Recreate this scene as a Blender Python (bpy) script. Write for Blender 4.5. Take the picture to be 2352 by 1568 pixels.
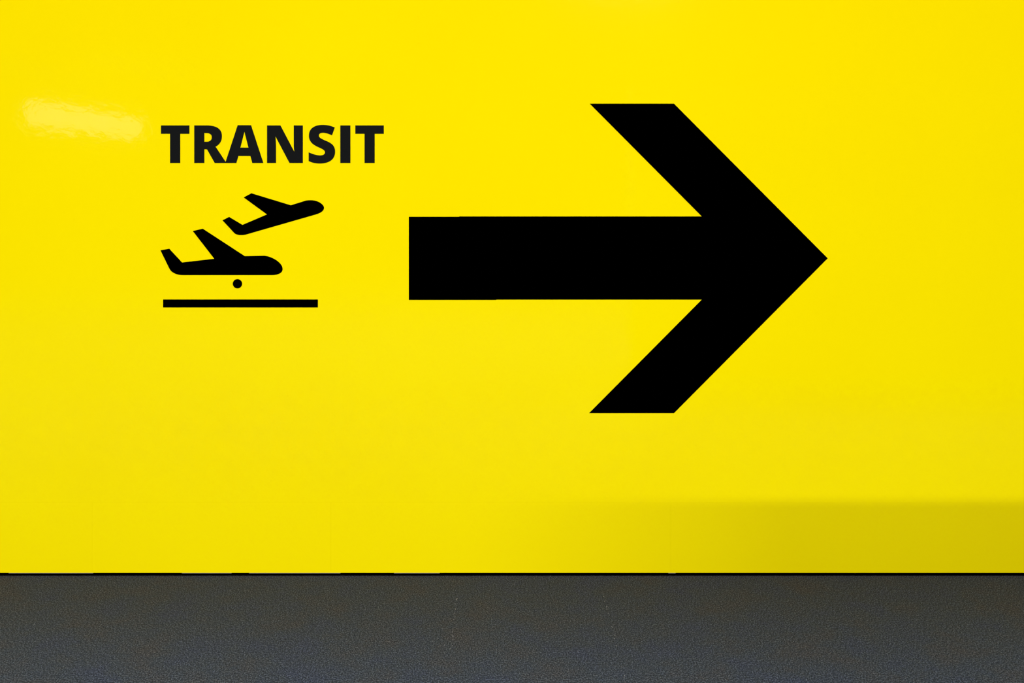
import bpy, bmesh, math, random
from mathutils import Vector

# ------------------------------------------------------------------ start
for o in list(bpy.data.objects):
    bpy.data.objects.remove(o)
SC = bpy.context.scene
COL = SC.collection
random.seed(7)

# ------------------------------------------------------------------ scale of the place
# The carpet tiles are half a metre wide; that and the line where the wall
# meets the floor give the size of everything on the wall (metres per pixel).
S = 0.001558
BASE_PY = 1321.5       # floor level at the foot of the wall
VPX, VPY = 1148.0, 414.0
EYE = (BASE_PY - VPY) * S
LENS = 35.0
DIST = LENS / 36.0 * 2352 * S


def wx(px):
    return (px - VPX) * S


def wz(py):
    return (BASE_PY - py) * S


# ------------------------------------------------------------------ camera
cam_data = bpy.data.cameras.new('camera')
cam = bpy.data.objects.new('camera', cam_data)
COL.objects.link(cam)
cam.location = (0.0, -DIST, EYE)
cam.rotation_euler = (math.pi / 2, 0, 0)
cam_data.lens = LENS
cam_data.sensor_width = 36.0
cam_data.sensor_fit = 'HORIZONTAL'
cam_data.shift_x = (1176 - VPX) / 2352.0
cam_data.shift_y = (VPY - 784) / 2352.0
cam_data.clip_start = 0.05
cam_data.clip_end = 200
SC.camera = cam

# ------------------------------------------------------------------ world, exposure
world = bpy.data.worlds.new('world')
SC.world = world
world.use_nodes = True
bg = world.node_tree.nodes['Background']
bg.inputs[0].default_value = (0.80, 0.88, 1.0, 1)
bg.inputs[1].default_value = 0.02
SC.view_settings.view_transform = 'Standard'
SC.view_settings.look = 'None'
SC.view_settings.exposure = 0.0
SC.view_settings.gamma = 1.0
SC.view_settings.use_curve_mapping = False

CEIL = 4.2


def area(name, loc, sx, sy, power, color, rx=0.0, rz=0.0):
    ld = bpy.data.lights.new(name, 'AREA')
    ld.shape = 'RECTANGLE'
    ld.size = sx
    ld.size_y = sy
    ld.energy = power
    ld.color = color
    lo = bpy.data.objects.new(name, ld)
    lo.location = loc
    lo.rotation_euler = (rx, 0, rz)
    COL.objects.link(lo)
    return lo


# added unseen lights: a warm line tinting the wall top, a cooler one behind
area('ceiling_fill', (-1.2, -1.2, CEIL - 0.04), 11.0, 0.2, 84, (1.0, 0.57, 0.27))
area('ceiling_fill', (-1.2, -5.2, CEIL - 0.04), 11.0, 0.5, 860, (1.0, 1.0, 0.97))
# added blue light, narrow beam: cools the carpet away from the wall
dl = area('carpet_tint_light', (0.0, -2.0, CEIL - 0.04), 9.0, 0.2, 92, (0.30, 0.58, 1.0))
dl.data.spread = math.radians(50)
# added long thin light, shaped to soften the sides of the blocker's shadow
area('shadow_light', (1.5, -8.0, 4.1), 1.15, 0.04, 210, (1.0, 0.98, 0.95), rx=math.radians(72))


# ------------------------------------------------------------------ materials
def new_mat(name):
    m = bpy.data.materials.new(name)
    m.use_nodes = True
    nt = m.node_tree
    b = nt.nodes['Principled BSDF']
    return m, nt, b


def node(nt, kind, **kw):
    n = nt.nodes.new(kind)
    for k, v in kw.items():
        setattr(n, k, v)
    return n


def simple(name, col, rough=0.6, spec=0.5, metal=0.0):
    m, nt, b = new_mat(name)
    b.inputs['Base Color'].default_value = (*col, 1)
    b.inputs['Roughness'].default_value = rough
    b.inputs['Specular IOR Level'].default_value = spec
    b.inputs['Metallic'].default_value = metal
    return m


# glossy yellow laminate with a faint orange-peel relief
mat_yellow, nt, b = new_mat('yellow_laminate')
geo = node(nt, 'ShaderNodeNewGeometry')
n1 = node(nt, 'ShaderNodeTexNoise')
n1.inputs['Scale'].default_value = 1.1
n1.inputs['Detail'].default_value = 2
nt.links.new(geo.outputs['Position'], n1.inputs['Vector'])
cr = node(nt, 'ShaderNodeValToRGB')
cr.color_ramp.elements[0].position = 0.3
cr.color_ramp.elements[0].color = (0.895, 0.74, 0.0, 1)
cr.color_ramp.elements[1].position = 0.7
cr.color_ramp.elements[1].color = (0.91, 0.765, 0.0, 1)
nt.links.new(n1.outputs['Fac'], cr.inputs['Fac'])
nt.links.new(cr.outputs['Color'], b.inputs['Base Color'])
n2 = node(nt, 'ShaderNodeTexNoise')
n2.inputs['Scale'].default_value = 26
n2.inputs['Detail'].default_value = 3
nt.links.new(geo.outputs['Position'], n2.inputs['Vector'])
bp = node(nt, 'ShaderNodeBump')
bp.inputs['Strength'].default_value = 0.05
bp.inputs['Distance'].default_value = 0.004
nt.links.new(n2.outputs['Fac'], bp.inputs['Height'])
nt.links.new(bp.outputs['Normal'], b.inputs['Normal'])
b.inputs['Roughness'].default_value = 0.05
b.inputs['Specular IOR Level'].default_value = 0.3

# heather-grey needle-felt carpet
mat_carpet, nt, b = new_mat('grey_carpet')
geo = node(nt, 'ShaderNodeNewGeometry')
mp = node(nt, 'ShaderNodeMapping')
mp.inputs['Scale'].default_value = (1.0, 0.75, 1.0)
nt.links.new(geo.outputs['Position'], mp.inputs['Vector'])
f1 = node(nt, 'ShaderNodeTexNoise')
f1.inputs['Scale'].default_value = 240
f1.inputs['Detail'].default_value = 3
f1.inputs['Roughness'].default_value = 0.75
nt.links.new(mp.outputs['Vector'], f1.inputs['Vector'])
r1 = node(nt, 'ShaderNodeValToRGB')
e = r1.color_ramp.elements
e[0].position = 0.34
e[0].color = (0.005, 0.006, 0.009, 1)
e[1].position = 0.70
e[1].color = (0.112, 0.126, 0.162, 1)
m_ = r1.color_ramp.elements.new(0.5)
m_.color = (0.0212, 0.0252, 0.0352, 1)
nt.links.new(f1.outputs['Fac'], r1.inputs['Fac'])
# wider mottling of the dye: brownish, greenish and bluish patches
f2 = node(nt, 'ShaderNodeTexNoise')
f2.inputs['Scale'].default_value = 4.5
f2.inputs['Detail'].default_value = 5
f2.inputs['Roughness'].default_value = 0.7
nt.links.new(geo.outputs['Position'], f2.inputs['Vector'])
r2 = node(nt, 'ShaderNodeValToRGB')
e = r2.color_ramp.elements
e[0].position = 0.34
e[0].color = (1.12, 1.0, 0.85, 1)
e[1].position = 0.66
e[1].color = (0.93, 0.98, 1.14, 1)
m_ = r2.color_ramp.elements.new(0.5)
m_.color = (0.97, 1.02, 0.98, 1)
nt.links.new(f2.outputs['Fac'], r2.inputs['Fac'])
mx = node(nt, 'ShaderNodeMix', data_type='RGBA', blend_type='MULTIPLY')
mx.inputs[0].default_value = 1.0
nt.links.new(r1.outputs['Color'], mx.inputs[6])
nt.links.new(r2.outputs['Color'], mx.inputs[7])
nt.links.new(mx.outputs[2], b.inputs['Base Color'])
b.inputs['Roughness'].default_value = 0.95
b.inputs['Specular IOR Level'].default_value = 0.1
bp = node(nt, 'ShaderNodeBump')
bp.inputs['Strength'].default_value = 0.5
bp.inputs['Distance'].default_value = 0.002
nt.links.new(f1.outputs['Fac'], bp.inputs['Height'])
nt.links.new(bp.outputs['Normal'], b.inputs['Normal'])

mat_black = simple('black_vinyl', (0.0, 0.0, 0.0), 0.9, 0.0)
mat_char = simple('charcoal_vinyl', (0.0080, 0.0090, 0.0098), 0.9, 0.0)
mat_recess = simple('black_recess', (0.002, 0.002, 0.002), 1.0, 0.0)
mat_alu = simple('brushed_aluminium', (0.42, 0.41, 0.43), 0.45, 0.5, 0.6)
mat_plaster = simple('grey_plaster', (0.16, 0.17, 0.18), 0.9, 0.2)
mat_ceiling = simple('ceiling_board', (0.30, 0.30, 0.31), 0.9, 0.2)
mat_wallgrey = simple('dark_grey_wall', (0.07, 0.072, 0.078), 0.9, 0.2)
mat_lint = simple('pale_lint', (0.34, 0.34, 0.34), 0.9, 0.1)
mat_glow, nt, b = new_mat('lamp_diffuser')
b.inputs['Base Color'].default_value = (0.8, 0.8, 0.8, 1)
b.inputs['Emission Color'].default_value = (1, 0.97, 0.93, 1)
b.inputs['Emission Strength'].default_value = 2.6


# ------------------------------------------------------------------ helpers
def link_bm(name, bm, m, parent=None):
    me = bpy.data.meshes.new(name)
    bm.to_mesh(me)
    bm.free()
    me.materials.append(m)
    o = bpy.data.objects.new(name, me)
    COL.objects.link(o)
    if parent:
        o.parent = parent
    return o


def add_box(bm, x0, x1, y0, y1, z0, z1, bevel=0.0):
    r = bmesh.ops.create_cube(bm, size=1.0)
    vs = r['verts']
    for v in vs:
        v.co.x = x0 + (v.co.x + 0.5) * (x1 - x0)
        v.co.y = y0 + (v.co.y + 0.5) * (y1 - y0)
        v.co.z = z0 + (v.co.z + 0.5) * (z1 - z0)
    if bevel:
        es = {e for v in vs for e in v.link_edges}
        bmesh.ops.bevel(bm, geom=list(es), offset=bevel, segments=1, affect='EDGES', profile=0.5)


def box(name, x0, x1, y0, y1, z0, z1, m, parent=None, bevel=0.0):
    bm = bmesh.new()
    add_box(bm, x0, x1, y0, y1, z0, z1, bevel)
    return link_bm(name, bm, m, parent)


def empty(name, loc=(0, 0, 0)):
    o = bpy.data.objects.new(name, None)
    o.location = loc
    o.empty_display_size = 0.1
    COL.objects.link(o)
    return o


def tag(o, label=None, cat=None, group=None, kind=None):
    if label:
        o['label'] = label
    if cat:
        o['category'] = cat
    if group:
        o['group'] = group
    if kind:
        o['kind'] = kind
    return o


def bez(p0, p1, p2, p3, n=14):
    out = []
    for i in range(1, n + 1):
        t = i / n
        a = (1 - t) ** 3
        b_ = 3 * t * (1 - t) ** 2
        c = 3 * t * t * (1 - t)
        d = t ** 3
        out.append((a * p0[0] + b_ * p1[0] + c * p2[0] + d * p3[0],
                    a * p0[1] + b_ * p1[1] + c * p2[1] + d * p3[1]))
    return out


def path(*items):
    """points, or ('c', cp1, cp2, end) for a curve from the last point"""
    pts = []
    for it in items:
        if it[0] == 'c':
            pts += bez(pts[-1], it[1], it[2], it[3])
        else:
            pts.append(it)
    return pts


VINYL = 0.0006


def cutout(name, outlines, to_px, m, parent=None, origin=None):
    """A cut sheet of vinyl stuck on the wall: outlines in drawing units, to_px maps to the wall."""
    cu = bpy.data.curves.new(name + '_outline', 'CURVE')
    cu.dimensions = '2D'
    cu.fill_mode = 'BOTH'
    cu.extrude = VINYL / 2
    ox, oz = origin if origin else (0, 0)
    for pts in outlines:
        sp = cu.splines.new('POLY')
        sp.points.add(len(pts) - 1)
        for q, p in zip(sp.points, pts):
            X, Y = to_px(p)
            q.co = (wx(X) - ox, wz(Y) - oz, 0, 1)
        sp.use_cyclic_u = True
    tmp = bpy.data.objects.new('outline', cu)
    COL.objects.link(tmp)
    dg = bpy.context.evaluated_depsgraph_get()
    me = bpy.data.meshes.new_from_object(tmp.evaluated_get(dg))
    bpy.data.objects.remove(tmp)
    bpy.data.curves.remove(cu)
    me.name = name
    for v in me.vertices:
        x, y, z = v.co
        v.co = (x, -VINYL / 2 - z - 0.00002, y)
    bm = bmesh.new()
    bm.from_mesh(me)
    bmesh.ops.remove_doubles(bm, verts=bm.verts, dist=1e-6)
    bmesh.ops.recalc_face_normals(bm, faces=bm.faces)
    bm.to_mesh(me)
    bm.free()
    me.materials.clear()
    me.materials.append(m)
    o = bpy.data.objects.new(name, me)
    COL.objects.link(o)
    if parent:
        o.parent = parent
    else:
        o.location = (ox, 0, oz)
    return o


# ------------------------------------------------------------------ the hall
XL, XR, YB = -15.0, 9.0, -30.0
GAP_TOP = wz(1315.2)          # under-edge of the yellow wall
BAND = wz(1153.5)             # joint between the tall sheets and the low strip
JOINTS = [wx(212), wx(760), wx(1541)]

# yellow wall: carrier and flush sheets
wall = box('wall_front', XL, XR, 0.012, 0.16, GAP_TOP, CEIL, mat_wallgrey)
tag(wall, 'plain glossy yellow wall above a grey carpet', kind='structure')
box('upper_panel', XL, XR, 0.0, 0.0119, BAND + 0.00003, CEIL, mat_yellow, wall)
xs = [XL] + JOINTS + [XR]
for a, c in zip(xs[:-1], xs[1:]):
    box('lower_panel', a + 0.00007, c - 0.00007, 0.0, 0.0119, GAP_TOP, BAND - 0.00003, mat_yellow, wall)

# slim aluminium edge that shows here and there under the yellow sheets
trim = empty('trim_1', (0, 0, 0))
tag(trim, 'thin metal edging under the yellow wall', kind='structure')
for a, c in [(20, 214), (418, 532), (572, 782), (905, 1010), (1535, 1552)]:
    box('edge_strip', wx(a), wx(c), -0.0008, 0.010, GAP_TOP - 0.0016, GAP_TOP - 0.0001, mat_alu, trim)

# shadow gap under the wall, its darkness put into the black colour
gap = bmesh.new()
add_box(gap, XL, XR, 0.05, 0.16, -0.06, GAP_TOP - 0.0002)
add_box(gap, XL, XR, 0.0, 0.05, -0.06, -0.03)
g = link_bm('shadow_gap', gap, mat_recess)
tag(g, 'black recessed gap between yellow wall and carpet', kind='structure')

# floor: carpet tiles near the wall, the same carpet beyond
TX = 0.5
x_seam = wx(1054)
i0, i1 = -11, 12
tx0, tx1 = x_seam + i0 * TX, x_seam + i1 * TX
ROWS = 9
fl = bmesh.new()
add_box(fl, XL, XR, YB, -0.0, -0.06, -0.0062)                     # screed
add_box(fl, XL, tx0, -ROWS * TX, 0.0, -0.006, 0.0)
add_box(fl, tx1, XR, -ROWS * TX, 0.0, -0.006, 0.0)
add_box(fl, XL, XR, YB, -ROWS * TX, -0.006, 0.0)
floor = link_bm('floor', fl, mat_carpet)
tag(floor, 'dark heather grey carpet in front of the yellow wall', kind='structure')
bm = bmesh.new()
add_box(bm, 0.00008, TX - 0.00008, -TX + 0.00008, -0.00008, -0.006, 0.0)
first = link_bm('carpet_tile', bm, mat_carpet, floor)
k = 0
for r in range(ROWS):
    for i in range(i0, i1):
        t = first if k == 0 else first.copy()
        if k:
            COL.objects.link(t)
            t.parent = floor
        t.location = (x_seam + i * TX, -r * TX, 0)
        k += 1

# pale lint caught in two of the tile joints and dotted over the pile
lint = bmesh.new()


def fluff(x, y, ln, w, ang):
    c, s_ = math.cos(ang), math.sin(ang)
    pts = []
    for u, v_, h in [(-ln, 0, .0003), (0, w, .0008), (ln, 0, .0003), (0, -w, .0008), (0, 0, .0016)]:
        pts.append(lint.verts.new((x + u * c - v_ * s_, y + u * s_ + v_ * c, h)))
    for a_, b_ in ((0, 1), (1, 2), (2, 3), (3, 0)):
        lint.faces.new((pts[a_], pts[4], pts[b_]))
    lint.faces.new((pts[0], pts[1], pts[2], pts[3]))


for j in (0, 1):
    for _ in range(26 if j == 0 else 20):
        y = -random.uniform(0.16, 0.85)
        fluff(x_seam + j * TX + random.gauss(0, 0.0015), y, random.uniform(.002, .006), random.uniform(.0004, .0007),
              math.pi / 2 + random.gauss(0, .3))
for _ in range(60):
    fluff(random.uniform(-2, 2), -random.uniform(0.02, 0.9), random.uniform(.0008, .002), random.uniform(.0004, .0008),
          random.uniform(0, 3))
lo = link_bm('lint', lint, mat_lint, floor)
tag(lo, 'pale lint specks', kind='stuff')

# rest of the hall (behind and beside the photographer)
tag(box('ceiling', XL, XR, YB, 0.16, CEIL, CEIL + 0.1, mat_ceiling), 'pale board ceiling of the hall', kind='structure')
tag(box('wall_back', XL, XR, YB - 0.1, YB, -0.06, CEIL, mat_wallgrey), 'dark grey wall at the far end of the hall', kind='structure')
tag(box('wall_left', XL - 0.1, XL, YB, 0.16, -0.06, CEIL, mat_wallgrey), 'dark grey wall on the left of the hall', kind='structure')
tag(box('wall_right', XR, XR + 0.1, YB, 0.16, -0.06, CEIL, mat_wallgrey), 'dark grey wall on the right of the hall', kind='structure')
# unseen blocker added behind the camera to shade the wall's lower right
PTOP = wz(1150) + (4.1 - wz(1150)) * 3.9 / 8.0
part = box('shadow_blocker', 0.98, XR, -4.02, -3.90, 0.0, PTOP, mat_plaster)
tag(part, 'unseen grey blocker added behind the camera to shade the yellow wall', kind='structure')

# two long lit ceiling troughs far down the hall, mirrored in the glossy wall
for y0, y1 in ((-21.4, -18.6), (-24.6, -22.0)):
    lamp = empty('ceiling_light', (-10.32, (y0 + y1) / 2, 3.2))
    tag(lamp, 'long hanging lamp mirrored in the yellow wall, ' + ('nearer' if y0 > -22 else 'farther') + ' of the two', 'lamp', 'hanging lamps down the hall')
    h = (y1 - y0) / 2
    box('diffuser', -0.2, 0.2, -h, h, -0.56, -0.06, mat_glow, lamp)
    box('housing', -0.22, 0.22, -h - 0.02, h + 0.02, -0.06, 0.0, mat_alu, lamp)
    for e_ in (-h * 0.8, h * 0.8):
        box('hanger', -0.01, 0.01, e_ - 0.01, e_ + 0.01, 0.0, CEIL - 3.2, mat_alu, lamp)

# ------------------------------------------------------------------ lettering TRANSIT
ox, oz = wx(625), wz(375)
word = empty('lettering', (ox, 0, oz))
tag(word, 'charcoal capital letters TRANSIT on the yellow wall above two airplanes', 'lettering')


def l1(p):
    return 360 + p[0] / 8.4, 270 + p[1] / 8.4


def l2(p):
    return 620 + p[0] / 8.4, 270 + p[1] / 8.4


def T(x0, x1, s0, s1):
    return [(x0, 151), (x1, 151), (x1, 312), (s1, 312), (s1, 875), (s0, 875), (s0, 312), (x0, 312)]


letters = [
    (l1, [T(82, 631, 258, 454)]),
    (l1, [path((724, 151), (965, 151), ('c', (1160, 151), (1258, 222), (1258, 358)),
               ('c', (1258, 450), (1215, 522), (1135, 560)), (1329, 852), (1321, 875), (1120, 875), (970, 611), (919, 611),
               (919, 875), (724, 875)),
          path((919, 298), (955, 298), ('c', (1025, 298), (1062, 325), (1062, 378)),
               ('c', (1062, 435), (1025, 465), (955, 465)), (919, 465))]),
    (l1, [[(1562, 147), (1820, 147), (2058, 875), (1845, 875), (1808, 740), (1575, 740), (1537, 875), (1322, 875),
           (1330, 850)],
          [(1692, 268), (1700, 305), (1770, 578), (1614, 578), (1684, 305)]]),
    (l2, [path((-55, 151), (203, 151), (470, 658), ('c', (463, 600), (460, 550), (460, 500)), (460, 151), (635, 151),
               (635, 875), (378, 875), (107, 362), ('c', (115, 460), (118, 520), (118, 600)), (118, 875), (-55, 875))]),
    (l2, [path((1253, 190), (1197, 342), ('c', (1130, 310), (1070, 293), (1022, 293)),
               ('c', (972, 293), (945, 315), (945, 345)), ('c', (945, 388), (990, 408), (1110, 460)),
               ('c', (1215, 505), (1258, 565), (1258, 658)), ('c', (1258, 800), (1150, 885), (960, 885)),
               ('c', (880, 885), (810, 868), (748, 838)), (748, 668), ('c', (825, 705), (900, 728), (972, 728)),
               ('c', (1030, 728), (1062, 705), (1062, 668)), ('c', (1062, 630), (1015, 605), (930, 568)),
               ('c', (805, 512), (752, 445), (752, 348)), ('c', (752, 215), (850, 140), (1022, 140)),
               ('c', (1100, 140), (1180, 158), (1253, 190)))[:-1]]),
    (l2, [[(1358, 151), (1553, 151), (1553, 875), (1358, 875)]]),
    (l2, [T(1648, 2197, 1826, 2021)]),
]
for (f, outl), ch in zip(letters, 'TRANSIT'):
    o = cutout('letter', outl, f, mat_char, word, (ox, oz))
    o['label'] = 'capital letter ' + ch

# ------------------------------------------------------------------ pictograms


def a1(p):
    return 500 + p[0] / 9.046, 435 + p[1] / 9.046


def a2(p):
    return 360 + p[0] / 6.189, 515 + p[1] / 6.189


def px(p):
    return p


climb = path((541, 165), (700, 78), (1520, 328), (1830, 231), ('c', (1890, 220), (1955, 220), (2010, 230)),
             ('c', (2130, 255), (2209, 325), (2209, 384)), ('c', (2209, 435), (2150, 483), (2060, 512)), (600, 932),
             ('c', (530, 952), (430, 952), (375, 925)), ('c', (355, 915), (342, 902), (330, 888)), (100, 640), (238, 570),
             (515, 735), (1025, 518))
p1 = cutout('airplane_pictogram', [climb], a1, mat_black, None, (wx(628), wz(492)))
tag(p1, 'small black airplane symbol climbing to the right, just under the lettering', 'pictogram')

level = path((513, 95), (655, 62), (1252, 452), (1525, 446), ('c', (1630, 452), (1790, 540), (1790, 636)),
             ('c', (1790, 692), (1720, 721), (1635, 721)), (375, 721), ('c', (290, 721), (210, 690), (180, 628)),
             (53, 369), (178, 346), (360, 542), (818, 489))
org = (wx(509), wz(580))
root = empty('airplane_pictogram', (org[0], 0, org[1]))
tag(root, 'large level black airplane symbol with a round wheel, above the thin bar', 'pictogram')
cutout('airplane_body', [level], a2, mat_black, root, org)
wheel = [(1147.5 + 66 * math.cos(t * math.pi / 24), 844 + 66 * math.sin(t * math.pi / 24)) for t in range(48)]
cutout('wheel', [wheel], a2, mat_black, root, org)

bar = cutout('runway_bar', [[(91, 1068), (2291, 1068), (2291, 1181), (91, 1181)]], a2, mat_black, None,
             (wx(552), wz(697)))
tag(bar, 'thin black horizontal runway bar below the airplane symbols', 'pictogram')

arrow = cutout('arrow_sign', [[(939, 497.6), (1055, 497.6), (1055, 496.9), (1612, 496.9), (1354.5, 238), (1548, 238),
                               (1901, 593), (1548, 948.4), (1353, 948.4), (1612, 687.8), (1140, 687.8), (1140, 688.5),
                               (939, 688.5)]], px, mat_black, None, (wx(1420), wz(593)))
tag(arrow, 'huge black arrow on the yellow wall pointing right', 'arrow')
